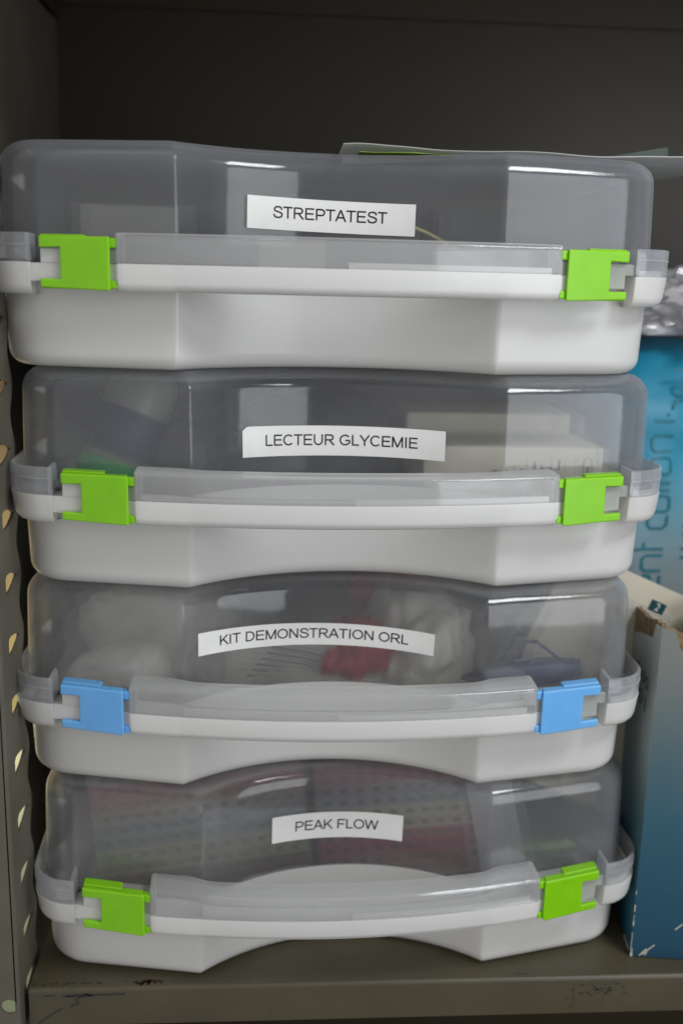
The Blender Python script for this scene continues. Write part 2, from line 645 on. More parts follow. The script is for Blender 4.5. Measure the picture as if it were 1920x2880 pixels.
def stations(n=48):
    return [-XH + 2 * XH * i / n for i in range(n + 1)]


def handle_shell_bm():
    bm = bmesh.new()
    th, zb, zt = 0.0016, ZS + 0.0003, 0.0665
    rings = []
    for x in stations():
        f, b = hy(x), hyb(x)
        e = 0.0
        sec = [(f + .0001, zb), (f + .0004, zt - .0022), (f + .0011, zt - .0007), (f + .0024, zt), (b, zt), (b, zb),
               (b - th, zb), (b - th, zt - th), (f + .0030, zt - th), (f + .0022, zt - th - .0007), (f + .0019, zt - .0026), (f + th, zb)]
        rings.append([(x, y, z) for y, z in sec])
    loft(bm, rings)
    for s in (-1, 1):   # end walls
        x0, x1 = (XH - 0.0022, XH + 0.0009)
        f, b = hy(XH), hyb(XH)
        ps = [(f + .0012, zb), (f + .0015, zt - .0022), (f + .0022, zt - .0008), (f + .0034, zt - .0003), (b - .0008, zt - .0003), (b - .0008, zb)]
        loft(bm, [[(s * x, y, z) for y, z in ps] for x in (x0, x1)])
    return bm


def handle_bar_bm():
    bm = bmesh.new()
    zb, zt = 0.0392, ZS
    rings = []
    for x in stations():
        f, b = hy(x), hyb(x)
        sec = [(f + .0005, zb + .0040), (f + .0013, zb + .0016), (f + .0032, zb + .0002), (f + .0055, zb), (b - .003, zb), (b - .0006, zb + .003), (b, zt - .0002),
               (b - .0018, zt - .0002), (b - .0024, zb + .005), (b - .004, zb + .0024), (f + .0055, zb + .0024), (f + .0034, zb + .0032), (f + .0024, zb + .005), (f + .0021, zt), (f, zt)]
        rings.append([(x, y, z) for y, z in sec])
    loft(bm, rings)
    # filled middle of the bar
    rings = []
    for i in range(33):
        x = -0.0805 + 0.161 * i / 32
        f, b = hy(x), hyb(x)
        rings.append([(x, f + .0019, zb + .001), (x, b - .0016, zb + .001), (x, b - .0016, zt - .0007), (x, f + .0019, zt - .0007)])
    loft(bm, rings)
    # locating lip standing inside the right half
    rings = []
    for i in range(25):
        x = 0.0015 + 0.1025 * i / 24
        f = hy(x)
        rings.append([(x, f + .0024, zt - .004), (x, f + .0036, zt - .004), (x, f + .0036, zt + .0030), (x, f + .0024, zt + .0030)])
    loft(bm, rings)
    for s in (-1, 1):
        f, b = hy(XH), hyb(XH)
        ps = [(f + .0014, zb + .004), (f + .0026, zb + .0016), (f + .0050, zb + .0006), (b - .0008, zb + .0006), (b - .0008, zt - .0005), (f + .0008, zt - .0005)]
        loft(bm, [[(s * x, y, z) for y, z in ps] for x in (XH - .002, XH + .0009)])
    return bm


def latch_bm(s):
    """C-shaped snap latch: plate, two arms, lips that reach back over and under, ears"""
    bm = bmesh.new()
    sl = 0.27
    th = 0.0027

    def y0(x):
        return 0.0 + sl * (x - 0.112)
    zb, zt = 0.0393, 0.0645
    C = [(0.1120, zb), (0.1463, zb + 0.0010), (0.1463, zb + 0.0052), (0.1362, zb + 0.0050), (0.1362, zt - 0.0052), (0.1465, zt - 0.0056), (0.1465, zt), (0.1120, zt)]
    loft(bm, [[(s * x, y0(x) + dy, z) for x, z in C] for dy in (0.0, th)])
    # top lip, inner half and the deeper pull tab on the outer half

    def slab(x0, x1, z0, z1, ya, yb_):
        ps = [(x0, y0(x0) + ya), (x1, y0(x1) + ya), (x1, y0(x1) + yb_), (x0, y0(x0) + yb_)]
        loft(bm, [[(s * x, y, z) for x, y in ps] for z in (z0, z1)])
    slab(0.1126, 0.1460, zt - 0.0026, zt - 0.0001, th - 0.0003, 0.0062)
    slab(0.1245, 0.1462, zt - 0.0020, zt + 0.0009, th + 0.0004, 0.0098)
    slab(0.1126, 0.1458, zb + 0.0004, zb + 0.0026, th - 0.0003, 0.0060)
    # ears at the hinge side
    slab(0.1086, 0.1126, zt - 0.0052, zt - 0.0006, 0.0018, 0.0062)
    slab(0.1086, 0.1126, zb + 0.0010, zb + 0.0050, 0.0018, 0.0062)
    return bm


def tab_bm():
    bm = bmesh.new()
    quad_block(bm, 1, 0.1345, 0.1462, 0.0452, 0.0585, 0.0031)
    quad_block(bm, 1, 0.1460, 0.1519, 0.0524, 0.0585, 0.0034)
    return bm


def mount_clear_bm(s):
    bm = bmesh.new()
    quad_block(bm, s, 0.1080, 0.1330, 0.0521, 0.0586, 0.0034)
    return bm


case_mesh = {}


def make_case(name, label, loc, rotz, latch):
    root = thing(name, label, 'storage case', loc, rotz, 'clear lidded cases stacked on the shelf')
    if not case_mesh:
        b = obj('base', base_bm(), M['white'], root, 40)
        l = obj('lid', lid_bm(), M['lid'], root, 40)
        h = obj('handle', handle_shell_bm(), M['shell'], root, 40)
        g = obj('grip', handle_bar_bm(), M['grip'], h, 40)
        bm = bmesh.new()
        rim(bm, ZS + 0.0003, 0.0668, False)
        rm = obj('rim', bm, M['rim'], l, 40)
        t = obj('hinge_tab', tab_bm(), M['tab'], l)
        bevel(t, 0.0005)
        mm = obj('latch_mount', mount_clear_bm(-1), M['tab'], l)
        m2 = obj('latch_mount', mount_clear_bm(1), M['tab'], l)
        k1 = obj('latch', latch_bm(-1), M['green'], root)
        k2 = obj('latch', latch_bm(1), M['green'], root)
        for k in (k1, k2):
            bevel(k, 0.0007, 3, 40)
        case_mesh.update(base=b, lid=l, handle=h, grip=g, hinge_tab=t, rim=rm, mount=mm, mount2=m2, k1=k1, k2=k2)
        parts = (k1, k2)
    else:
        c = {}
        for key, o in case_mesh.items():
            n = o.copy()
            COL.objects.link(n)
            c[key] = n
        for key in ('base', 'lid', 'handle', 'k1', 'k2'):
            c[key].parent = root
        c['grip'].parent = c['handle']
        for key in ('hinge_tab', 'rim', 'mount', 'mount2'):
            c[key].parent = c['lid']
        parts = (c['k1'], c['k2'])
    for k in parts:
        k.material_slots[0].link = 'OBJECT'
        k.material_slots[0].material = M[latch]
    return root


def arc_map(off):
    """sheet coordinates (arc angle, height) -> point just proud of the lid's concave front"""
    r = RA - off

    def f(a, z):
        # the front wall leans back a touch with height
        d = 0.0006 * (z - ZS) / 0.03 if z < 0.082 else 0.0006 + 0.0006 * (z - 0.082) / 0.021
        return (sin(a) * (r + d), OY + cos(a) * (r + d), z)
    return f


def name_label(root, text, corners, tx0, tx1, cap, tmid, clip=False, label=None):
    """paper strip stuck on the curved front; corners TL TR BL BR as (x, z)"""
    def ang(x):
        return math.asin(x / RA)
    (xa, za), (xb, zb_), (xc, zc), (xd, zd) = corners
    fm = arc_map(0.0003)
    fi = arc_map(0.00005)

    def uv(u, v):
        a0 = ang(xa) * (1 - v) + ang(xc) * v
        a1 = ang(xb) * (1 - v) + ang(xd) * v
        z0 = za * (1 - v) + zc * v
        z1 = zb_ * (1 - v) + zd * v
        return a0 + (a1 - a0) * u, z0 + (z1 - z0) * u
    bm = bmesh.new()
    nu, nv = 40, 4
    front = [[None] * (nu + 1) for _ in range(nv + 1)]
    back = [[None] * (nu + 1) for _ in range(nv + 1)]
    for j in range(nv + 1):
        for i in range(nu + 1):
            u, v = i / nu, j / nv
            if clip and u < 0.026 and j == 0:
                v = 0.13 * (1 - u / 0.026)
            a, z = uv(u, v)
            front[j][i] = bm.verts.new(fm(a, z))
            back[j][i] = bm.verts.new(fi(a, z))
    for j in range(nv):
        for i in range(nu):
            bm.faces.new((front[j][i], front[j + 1][i], front[j + 1][i + 1], front[j][i + 1]))
            bm.faces.new((back[j][i], back[j][i + 1], back[j + 1][i + 1], back[j + 1][i]))
    for i in range(nu):
        bm.faces.new((front[0][i], front[0][i + 1], back[0][i + 1], back[0][i]))
        bm.faces.new((front[nv][i + 1], front[nv][i], back[nv][i], back[nv][i + 1]))
    for j in range(nv):
        bm.faces.new((front[j + 1][0], front[j][0], back[j][0], back[j + 1][0]))
        bm.faces.new((front[j][nu], front[j + 1][nu], back[j + 1][nu], back[j][nu]))
    lab = obj('name_label', bm, M['paper'], root, 40)
    if label:
        lab['label'] = label
    v0, v1 = tmid - cap / 2, tmid + cap / 2

    def place(px, py, layer):
        aa, z = uv(tx0 + (tx1 - tx0) * px, v1 + (v0 - v1) * py)
        return arc_map(0.00042 + 0.000003 * layer)(aa, z)
    aspect = (tx1 - tx0) * hypot(xb - xa, zb_ - za) * 1.03 / (cap * (za - zc))
    sans_text('lettering', text, place, M['ink'], lab, aspect)
    return lab


def ell(cx, cyy, rx, ry, a0, a1, n=14):
    return [(cx + rx * cos(math.radians(a0 + (a1 - a0) * k / n)), cyy + ry * sin(math.radians(a0 + (a1 - a0) * k / n))) for k in range(n + 1)]


def spline(p, n=5):
    out = []
    q = [p[0]] + p + [p[-1]]
    for i in range(1, len(q) - 2):
        for k in range(n):
            t = k / n
            out.append(tuple(0.5 * (2 * b + (c - a) * t + (2 * a - 5 * b + 4 * c - d) * t * t + (3 * b - a - 3 * c + d) * t ** 3)
                             for a, b, c, d in zip(q[i - 1], q[i], q[i + 1], q[i + 2])))
    return out + [p[-1]]


def stem(x):
    return [(x, 0), (x, 1)]


def bar(y, x0, x1):
    return [(x0, y), (x1, y)]


GLYPH = {
    'S': (.93, [spline([(.82, .70), (.76, .86), (.61, .94), (.45, .947), (.26, .90), (.165, .75), (.22, .62), (.38, .555), (.60, .50), (.78, .42), (.845, .27), (.77, .13), (.61, .06), (.44, .053), (.23, .10), (.11, .32)])]),
    'T': (.853, [bar(.943, .02, .83), [(.426, 0), (.426, .885)]]),
    'R': (1.008, [stem(.155), bar(.943, .21, .56) + ell(.58, .715, .27, .228, 90, -90)[1:] + [(.21, .487)], [(.55, .43), (.94, 0)]]),
    'E': (.93, [stem(.155), bar(.943, .21, .86), bar(.52, .21, .81), bar(.057, .21, .88)]),
    'P': (.93, [stem(.155), bar(.943, .21, .54) + ell(.56, .69, .275, .253, 90, -90)[1:] + [(.21, .437)]]),
    'A': (.93, [[(.045, 0), (.465, 1)], [(.885, 0), (.465, 1)], bar(.335, .215, .715)]),
    'L': (.777, [stem(.15), bar(.057, .205, .74)]),
    'C': (1.008, [ell(.54, .5, .43, .447, 42, 318, 26)]),
    'U': (1.008, [[(.15, 1), (.15, .42)] + ell(.505, .405, .355, .352, 180, 360)[1:] + [(.86, 1)]]),
    'G': (1.086, [ell(.55, .5, .44, .447, 42, 322, 26) + [(.955, .20), (.955, .50)], bar(.465, .58, .895)]),
    'Y': (.93, [[(.05, 1), (.465, .44)], [(.88, 1), (.465, .44)], [(.465, 0), (.465, .45)]]),
    'M': (1.163, [stem(.145), stem(1.02), [(.16, .97), (.582, .01)], [(1.005, .97), (.582, .01)]]),
    'I': (.388, [stem(.194)]),
    'K': (.93, [stem(.15), [(.85, 1), (.19, .36)], [(.42, .56), (.90, 0)]]),
    'D': (1.008, [stem(.155), bar(.943, .21, .45) + ell(.46, .5, .42, .443, 90, -90)[1:] + [(.21, .057)]]),
    'O': (1.086, [ell(.543, .5, .445, .447, 0, 360, 34)]),
    'N': (1.008, [stem(.15), stem(.86), [(.165, .96), (.845, .04)]]),
    'F': (.853, [stem(.155), bar(.943, .21, .82), bar(.49, .21, .73)]),
    'W': (1.318, [[(.055, 1), (.34, 0)], [(.34, .02), (.66, .98)], [(.66, .98), (.98, .02)], [(.98, 0), (1.265, 1)]]),
    ' ': (.388, []),
}


def sans_text(name, text, place, mat, parent, aspect, weight=0.138):
    """plain sans capitals drawn with strokes of even weight, laid on a surface"""
    total = sum(GLYPH[c][0] for c in text)
    bm = bmesh.new()
    x = 0.0
    k = total / aspect              # glyph units per cap height along the line
    layer = 0
    for c in text:
        for pts in GLYPH[c][1]:
            d = []
            for a, b in zip(pts, pts[1:]):
                n = max(1, int(hypot(b[0] - a[0], b[1] - a[1]) / 0.2))
                d += [(a[0] + (b[0] - a[0]) * i / n, a[1] + (b[1] - a[1]) * i / n) for i in range(n)]
            d.append(pts[-1])
            layer = (layer + 1) % 7
            ribbon(bm, [(x + u, v) for u, v in d], weight, lambda u, v, L=layer: place(u / total, v, L))
        x += GLYPH[c][0]
    me = bpy.data.meshes.new(name)
    bm.to_mesh(me)
    bm.free()
    me.materials.append(mat)
    o = bpy.data.objects.new(name, me)
    COL.objects.link(o)
    o.parent = parent
    return o


def text_mesh(name, text, place, mat, parent, bold=0.0):
    """lettering whose box is normalised to 0..1 and mapped onto a surface"""
    cu = bpy.data.curves.new('lettering', 'FONT')
    cu.body = text
    cu.size = 1
    cu.resolution_u = 6
    cu.offset = bold
    to = bpy.data.objects.new('lettering_tmp', cu)
    COL.objects.link(to)
    bpy.context.view_layer.update()
    me = bpy.data.meshes.new_from_object(to.evaluated_get(bpy.context.evaluated_depsgraph_get()))
    bpy.data.objects.remove(to)
    xs = [v.co.x for v in me.vertices]
    ys = [v.co.y for v in me.vertices]
    x0, x1, y0, y1 = min(xs), max(xs), min(ys), max(ys)
    bm = bmesh.new()
    bm.from_mesh(me)
    bpy.data.meshes.remove(me)
    bmesh.ops.triangulate(bm, faces=bm.faces[:])
    long_ = [e for e in bm.edges if abs(e.verts[0].co.x - e.verts[1].co.x) > 0.4]
    if long_:
        bmesh.ops.subdivide_edges(bm, edges=long_, cuts=3)
    for v in bm.verts:
        v.co = Vector(place((v.co.x - x0) / (x1 - x0), (v.co.y - y0) / (y1 - y0)))
    me = bpy.data.meshes.new(name)
    bm.to_mesh(me)
    bm.free()
    me.materials.append(mat)
    o = bpy.data.objects.new(name, me)
    COL.objects.link(o)
    if parent:
        o.parent = parent
    return o


# ------------------------------------------------------------------ shelf, cabinet
def shelf_bm(x0, x1, y0, y1, ztop, lip, r=0.0026, th=0.0012):
    """folded sheet-metal tray turned face down: top sheet with a turned-down front lip"""
    bm = bmesh.new()
    prof = [(y1, ztop), (y0 + r, ztop)]
    for k in range(1, 7):
        a = pi / 2 * k / 6
        prof.append((y0 + r - r * sin(a), ztop - r + r * cos(a)))
    prof += [(y0, ztop - lip), (y0 + 0.012, ztop - lip), (y0 + 0.012, ztop - lip + th), (y0 + th, ztop - lip + th), (y0 + th, ztop - r - th), (y0 + r + th, ztop - th), (y1, ztop - th)]
    n = 6
    rings = []
    for i in range(n + 1):
        x = x0 + (x1 - x0) * i / n
        rings.append([(x, y, z) for y, z in prof])
    loft(bm, rings)
    return bm


CX0, CX1, CY1 = -0.2085, 0.62, 0.335
shelf = struct(obj('shelf', shelf_bm(-0.1788, CX1, 0.0070, CY1 - 0.002, 0.0, 0.0240), M['paint'], None, 40))

bm = bmesh.new()
box(bm, CX0 - 0.002, CX1, CY1, CY1 + 0.002, -0.55, 0.75)
struct(obj('back_wall', bm, M['dark_paint']))
bm = bmesh.new()
box(bm, CX0 - 0.0015, CX0, 0.142, CY1 - 0.0005, -0.55, 0.72)
box(bm, CX0 - 0.0015, CX0, 0.05, 0.142, 0.33, 0.72)
struct(obj('side_wall', bm, M['post']))
bm = bmesh.new()
box(bm, CX1 + 0.0005, CX1 + 0.003, 0.0, CY1, -0.55, 0.75)
struct(obj('right_wall', bm, M['dark_paint']))
bm = bmesh.new()   # shelf above: sheet with a flange hanging down at the back, the left and the front
box(bm, CX0 + 0.004, CX1, 0.008, CY1 - 0.006, 0.6095, 0.611)
box(bm, CX0 + 0.005, CX1, CY1 - 0.0075, CY1 - 0.006, 0.588, 0.609)
box(bm, CX0 + 0.0035, CX0 + 0.005, 0.02, CY1 - 0.008, 0.577, 0.609)
box(bm, CX0 + 0.004, CX1, 0.0065, 0.0078, 0.586, 0.611)
struct(obj('upper_shelf', bm, M['dark_paint']))
bm = bmesh.new()   # shelf below the one the cases stand on
box(bm, CX0, CX1, 0.007, CY1 - 0.002, -0.372, -0.370)
struct(obj('lower_shelf', bm, M['dark_paint']))

# marks on the shelf
def decal(bm, pts, width, kind):
    """scratches on top (z) or on the front lip (y)"""
    def mp(u, v):
        if kind == 'top':
            return (u, v, 0.00015)
        return (u, 0.00685, v)
    ribbon(bm, pts, width, mp)


def blotch(bm, cx, cyy, r, kind):
    n = 9
    ps = []
    for i in range(n):
        a = 2 * pi * i / n
        rr = r * random.uniform(0.5, 1.15)
        ps.append((cx + rr * cos(a), cyy + rr * sin(a) * 0.8))
    bm.faces.new([bm.verts.new((u, v, 0.00016) if kind == 'top' else (u, 0.00684, v)) for u, v in ps])


bm = bmesh.new()
x = -0.1775
while x < -0.140:   # dark rub marks along the front edge
    l = random.uniform(0.001, 0.005)
    decal(bm, [(x, 0.0112 + random.uniform(-.0006, .0006)), (x + l, 0.0112 + random.uniform(-.0006, .0006))], random.uniform(.0009, .0018), 'top')
    x += l + random.uniform(0.0004, 0.005)
for p, wd in (([(-.160, -.0048), (-.150, -.0040), (-.138, -.0044), (-.125, -.0040)], .0011), ([(-.170, -.0044), (-.164, -.0042)], .0008),
              ([(-.148, -.0035), (-.143, -.0046), (-.151, -.0058), (-.153, -.0075), (-.151, -.0095), (-.156, -.0115)], .0012),
              ([(-.160, -.0125), (-.166, -.0160), (-.172, -.0205), (-.175, -.0235)], .0010), ([(-.158, -.0052), (-.148, -.0048)], .0009)):
    decal(bm, p, wd, 'front')
for i in range(60):
    x = random.uniform(-0.17, 0.32)
    if random.random() < 0.5:
        blotch(bm, x, random.uniform(-.022, -.004), random.uniform(.0002, .0005), 'front')
    else:
        blotch(bm, x, random.uniform(.0100, .0150), random.uniform(.0002, .0006), 'top')
for i in range(60):  # scuffed patch on the right end of the lip
    x, z = random.gauss(0.150, 0.010), random.gauss(-0.0085, 0.0045)
    if abs(x - .150) < .02 and -.022 < z < -.004:
        decal(bm, [(x, z), (x + random.uniform(.0004, .0030), z + random.uniform(-.0004, .0004))], random.uniform(.0002, .0009), 'front')
for k in range(9):
    decal(bm, [(0.1345 + random.uniform(-.0004, .0004), -.0045 - k * .0018), (0.1345 + random.uniform(-.0004, .0004), -.0057 - k * .0018)], .0005, 'front')
decal(bm, [(.100, .0114), (.108, .0112)], .0006, 'top')
sm = obj('scuff_marks', bm, M['scuff'], shelf)
bm = bmesh.new()
for i in range(26):
    blotch(bm, random.gauss(-0.1135, 0.0042), random.gauss(0.0112, 0.0010), random.uniform(.0006, .0017), 'top')
obj('rust_spots', bm, M['rust'], shelf)

# slotted upright post at the left front
post = thing('slotted_post', 'grey metal upright with a column of slots at the left edge of the shelf', 'upright post', (-0.182, 0, -0.3))
ZP0, ZP1 = 0.0, 1.15
slots = []
leaf = [(.0155, -.0046), (.0155, .0040), (.0178, .0054), (.0225, .0052), (.0310, .0036), (.0390, .0002), (.0350, -.0018), (.0280, -.0040), (.0205, -.0050)]
for k in range(-8, 12):
    zc = 0.1315 + 0.0343 * k + 0.3
    slots.append([(y, zc + z) for y, z in leaf[::-1]])
outer = [(0.0022, ZP0)]
n = 40 * 12
far = []
for i in range(n + 1):
    z = ZP0 + (ZP1 - ZP0) * i / n
    far.append((0.0445 + 0.0035 * cos((z - 0.4315) / 0.0343 * 2 * pi), z))
outer = [(0.0022, ZP0)] + far + [(0.0022, ZP1)]
bm = plate_with_holes(outer, slots, lambda y, z: (0.0, y, z), (-0.0016, 0, 0))
bm2 = bm
obj('slotted_flange', bm2, M['post'], post, 30)
hole = [(-0.0058 + 0.0046 * cos(2 * pi * i / 24), 0.2945 + 0.0046 * sin(2 * pi * i / 24)) for i in range(24)]
hole2 = [(-0.0058 + 0.0046 * cos(2 * pi * i / 24), 0.58 + 0.0046 * sin(2 * pi * i / 24)) for i in range(24)]
bm = plate_with_holes([(-0.042, ZP0), (-0.0022, ZP0), (-0.0022, ZP1), (-0.042, ZP1)], [hole[::-1], hole2[::-1]], lambda x, z: (x, 0.0, z), (0, 0.0016, 0))
# rounded bend joining the two flanges
ring = []
for k in range(7):
    a = pi / 2 * k / 6
    ring.append((-0.0022 + 0.0022 * sin(a), 0.0022 - 0.0022 * cos(a)))
for k in range(6, -1, -1):
    a = pi / 2 * k / 6
    ring.append((-0.0022 + 0.0006 * sin(a), 0.0022 - 0.0006 * cos(a)))
loft(bm, [[(x, y, z) for x, y in ring] for z in (ZP0, ZP1)])
obj('front_flange', bm, M['post'], post, 30)

# what shows through the holes: the pale end board of the next bay
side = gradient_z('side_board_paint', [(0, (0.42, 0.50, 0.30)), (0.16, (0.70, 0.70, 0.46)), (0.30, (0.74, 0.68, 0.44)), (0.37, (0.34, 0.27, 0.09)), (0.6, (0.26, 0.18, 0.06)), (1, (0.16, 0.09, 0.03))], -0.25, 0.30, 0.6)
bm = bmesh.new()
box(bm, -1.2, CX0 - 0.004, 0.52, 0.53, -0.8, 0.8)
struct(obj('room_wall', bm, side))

# ------------------------------------------------------------------ the four cases
POSE = {1: (-0.01046, 0.00562, 0.0320), 2: (-0.00421, 0.00459, 0.0283), 3: (-0.00970, 0.00316, -0.0101), 4: (0.0, 0.0, 0.0312)}
C4 = make_case('storage_case', 'clear lidded white case labelled PEAK FLOW, lowest of the stack, on the shelf', (POSE[4][0], POSE[4][1], 0.0003), POSE[4][2], 'green')
C3 = make_case('storage_case', 'clear lidded white case with two blue latches, labelled KIT DEMONSTRATION ORL', (POSE[3][0], POSE[3][1], H + 0.0003), POSE[3][2], 'blue')
C2 = make_case('storage_case', 'clear lidded white case with green latches, labelled LECTEUR GLYCEMIE, above the blue-latched case', (POSE[2][0], POSE[2][1], 2 * H + 0.0003), POSE[2][2], 'green')
C1 = make_case('storage_case', 'clear lidded white case labelled STREPTATEST, topmost of the stack', (POSE[1][0], POSE[1][1], 3 * H + 0.0003), POSE[1][2], 'green')

name_label(C1, 'STREPTATEST', [(-.0464, .0882), (.0403, .0860), (-.0467, .0719), (.0402, .0699)], .155, .835, .36, .455)
name_label(C2, 'LECTEUR GLYCEMIE', [(-.0550, .0857), (.0537, .0842), (-.0549, .0692), (.0539, .0679)], .114, .868, .36, .47, clip=True)
name_label(C3, 'KIT DEMONSTRATION ORL', [(-.0737, .0899), (.0564, .0860), (-.0738, .0770), (.0561, .0733)], .094, .892, .44, .46)
name_label(C4, 'PEAK FLOW', [(-.0412, .0881), (.0357, .0862), (-.0415, .0718), (.0355, .0698)], .176, .814, .37, .47)


# the topmost lid carries no load and sits a little lower
for ch in C1.children:
    if ch.name.startswith('lid'):
        ch.scale.z = 0.945
        ch.location.z = ZS * (1 - 0.945)


# ------------------------------------------------------------------ what the cases hold
def in_case(n, p):
    dx, dy, a = POSE[n]
    c, s = cos(a), sin(a)
    return (p[0] * c - p[1] * s + dx, p[0] * s + p[1] * c + dy, p[2] + (4 - n) * H + 0.0003)


def content(o, n, p, rz=0, rx=0, ry=0):
    o.location = in_case(n, p)
    o.rotation_euler = (rx, ry, rz + POSE[n][2])
    return o


def carton(name, label, n, p, sx, sy, sz, mat, rz=0, cat='carton', rx=0, marks=None, ry=0):
    bm = bmesh.new()
    box(bm, -sx / 2, sx / 2, 0, sy, 0, sz)
    o = obj(name, bm, mat)
    bevel(o, 0.0006, 2)
    tag(o, label, cat)
    content(o, n, p, rz, rx, ry)
    if marks:
        bm = bmesh.new()
        for (x0, x1, z0, z1) in marks:
            box(bm, x0 - 0.0004, x1 + 0.0004, -0.0002, 0.0001, z0, z1)
        obj('print', bm, M['blueink'], o)
    return o


def lump(name, label, n, p, sx, sy, sz, mat, seed, amp=0.25, freq=2.2, cat='bag', rz=0, ry=0):
    bm = bmesh.new()
    bmesh.ops.create_icosphere(bm, subdivisions=5, radius=1)
    for v in bm.verts:
        d = noise.fractal(v.co * freq + Vector((seed * 7.3, seed * 1.7, 0)), 0.8, 2.0, 4)
        c = v.co * (1 + amp * d)
        v.co = Vector((c.x * sx, c.y * sy, max(c.z, -0.75) * sz))
    o = obj(name, bm, mat, None, 80)
    tag(o, label, cat)
    content(o, n, p, rz, 0, ry)
    return o


# top case: dark packs and a pale carton
carton('pale_carton', 'grey carton behind the left panel of the topmost case', 1, (-0.112, 0.10, 0.030), 0.055, 0.05, 0.055, M['bottle'], 0.12)
carton('dark_pack', 'flat dark grey pack behind the label of the topmost case', 1, (0.018, 0.115, 0.028), 0.075, 0.05, 0.068, M['darkgrey'], -0.05, 'pack')
carton('dark_pack', 'dark grey pack beside the flat pack in the topmost case', 1, (0.096, 0.14, 0.024), 0.050, 0.06, 0.066, M['darkgrey'], 0.1, 'pack')
carton('test_box', 'low cream box half hidden under the STREPTATEST label', 1, (-0.022, 0.062, 0.038), 0.036, 0.03, 0.030, M['cream'], 0.0, 'box')
bm = bmesh.new()
prev = []
for i in range(25):
    t = i / 24
    c = Vector((0.02 + 0.075 * t, 0.068 + 0.012 * sin(3 * t), 0.075 - 0.020 * t * t + 0.004 * sin(5 * t)))
    prev.append([(c.x, c.y + 0.0011 * cos(2 * pi * k / 8), c.z + 0.0011 * sin(2 * pi * k / 8)) for k in range(8)])
loft(bm, prev)
content(tag(obj('thin_tube', bm, M['yellowtube'], None, 60), 'thin yellowish tube curling inside the topmost case', 'tube'), 1, (0, 0, 0))

# second case: bottle, two cartons, dark meter pouch
def bottle():
    t = thing('bottle', 'tilted bottle with dark label and green end in the LECTEUR GLYCEMIE case', 'bottle')
    def turned(name, prof, mat):
        bm = bmesh.new()
        rings = [[(r * cos(2 * pi * k / 28), r * sin(2 * pi * k / 28), z) for k in range(28)] for r, z in prof]
        loft(bm, rings)
        return obj(name, bm, mat, t, 40)
    turned('body', [(.0185, .020), (.0195, .0215), (.0195, .068), (.017, .074), (.011, .079), (.011, .084)], M['bottle'])
    turned('label_band', [(.0196, .024), (.0199, .0245), (.0199, .050), (.0196, .0505)], M['navy'])
    turned('end_cap', [(.017, 0), (.0198, .002), (.0201, .004), (.0201, .0195), (.019, .0205)], M['bottlegreen'])
    return t


b = bottle()
b.location = in_case(2, (-0.134, 0.068, 0.040))
b.rotation_euler = (-0.25, 0.36, 0)
mk = [(-.033, -.030, .020, .026), (-.029, -.027, .020, .024), (-.012, -.010, .021, .028), (-.005, -.003, .020, .025), (.0, .0012, .020, .027), (.004, .0055, .020, .029), (.012, .0125, .022, .033),
      (.016, .022, .024, .0255), (.016, .0175, .024, .030), (.021, .022, .024, .029), (.016, .022, .029, .030), (.026, .0265, .028, .034),
      (-.03, -.006, .006, .0072), (0.0, .02, .006, .0072)]
c_ = carton('reagent_carton', 'cream carton printed with dark marks, front of two in the LECTEUR GLYCEMIE case', 2, (0.099, 0.056, 0.031), 0.104, 0.055, 0.041, M['cream'], -0.02, 'carton', marks=mk)
bm = bmesh.new()
ribbon(bm, [(.0405, .021), (.0405, .033), (.043, .036), (.0455, .033), (.0455, .021), (.043, .019)], 0.0007, lambda u, v: (u, -0.0003, v), True)
ribbon(bm, [(.043, .022), (.043, .030)], 0.0024, lambda u, v: (u, -0.0003, v))
obj('print', bm, M['blueink'], c_)
mk = [(-.045 + i * .0048 + random.uniform(0, .001), -.042 + i * .0048, .020, .024) for i in range(14)] + [(.036, .039, .021, .025)]
carton('reagent_carton', 'cream carton with a row of print, behind the front carton in the LECTEUR GLYCEMIE case', 2, (0.098, 0.116, 0.036), 0.104, 0.05, 0.0475, M['cream'], 0.01, 'carton', marks=mk)
lump('meter_pouch', 'dark pouch behind the LECTEUR GLYCEMIE label', 2, (-0.012, 0.135, 0.045), 0.066, 0.05, 0.05, M['darkgrey'], 3, 0.10, 1.4, 'pouch')

# third case: ear, nose and throat demonstration kit
lump('ear_model', 'smooth pale ear shaped model at the left in the KIT DEMONSTRATION ORL case', 3, (-0.128, 0.075, 0.038), 0.034, 0.026, 0.022, M['pale'], 1, 0.22, 0.9, 'model', 0, -0.35)
lump('plastic_bag', 'large pale crumpled bag behind the left panel of the blue-latched case', 3, (-0.108, 0.135, 0.050), 0.050, 0.040, 0.040, M['palebag'], 2, 0.22, 1.0)
lump('plastic_bag', 'pale crumpled bag right of the red pouch in the blue-latched case', 3, (0.060, 0.115, 0.048), 0.034, 0.045, 0.042, M['palebag'], 5, 0.3, 1.1)
lump('red_pouch', 'red pouch under the label of the blue-latched case', 3, (0.016, 0.090, 0.055), 0.024, 0.02, 0.018, M['red'], 6, 0.3, 1.8, 'pouch')
lump('red_pouch', 'dull red pouch higher up behind the blue-latched case label', 3, (0.042, 0.150, 0.080), 0.026, 0.02, 0.018, M['red'], 8, 0.3, 1.8, 'pouch')
lump('rounded_model', 'rounded grey model behind the right panel of the blue-latched case', 3, (0.126, 0.130, 0.040), 0.036, 0.04, 0.040, M['bottle'], 4, 0.15, 1.2, 'model')
lump('navy_strap', 'dark navy rolled strap behind the right latch of the blue-latched case', 3, (0.116, 0.050, 0.054), 0.033, 0.012, 0.0085, M['navy'], 9, 0.25, 1.6, 'strap', 0.1, -0.08)
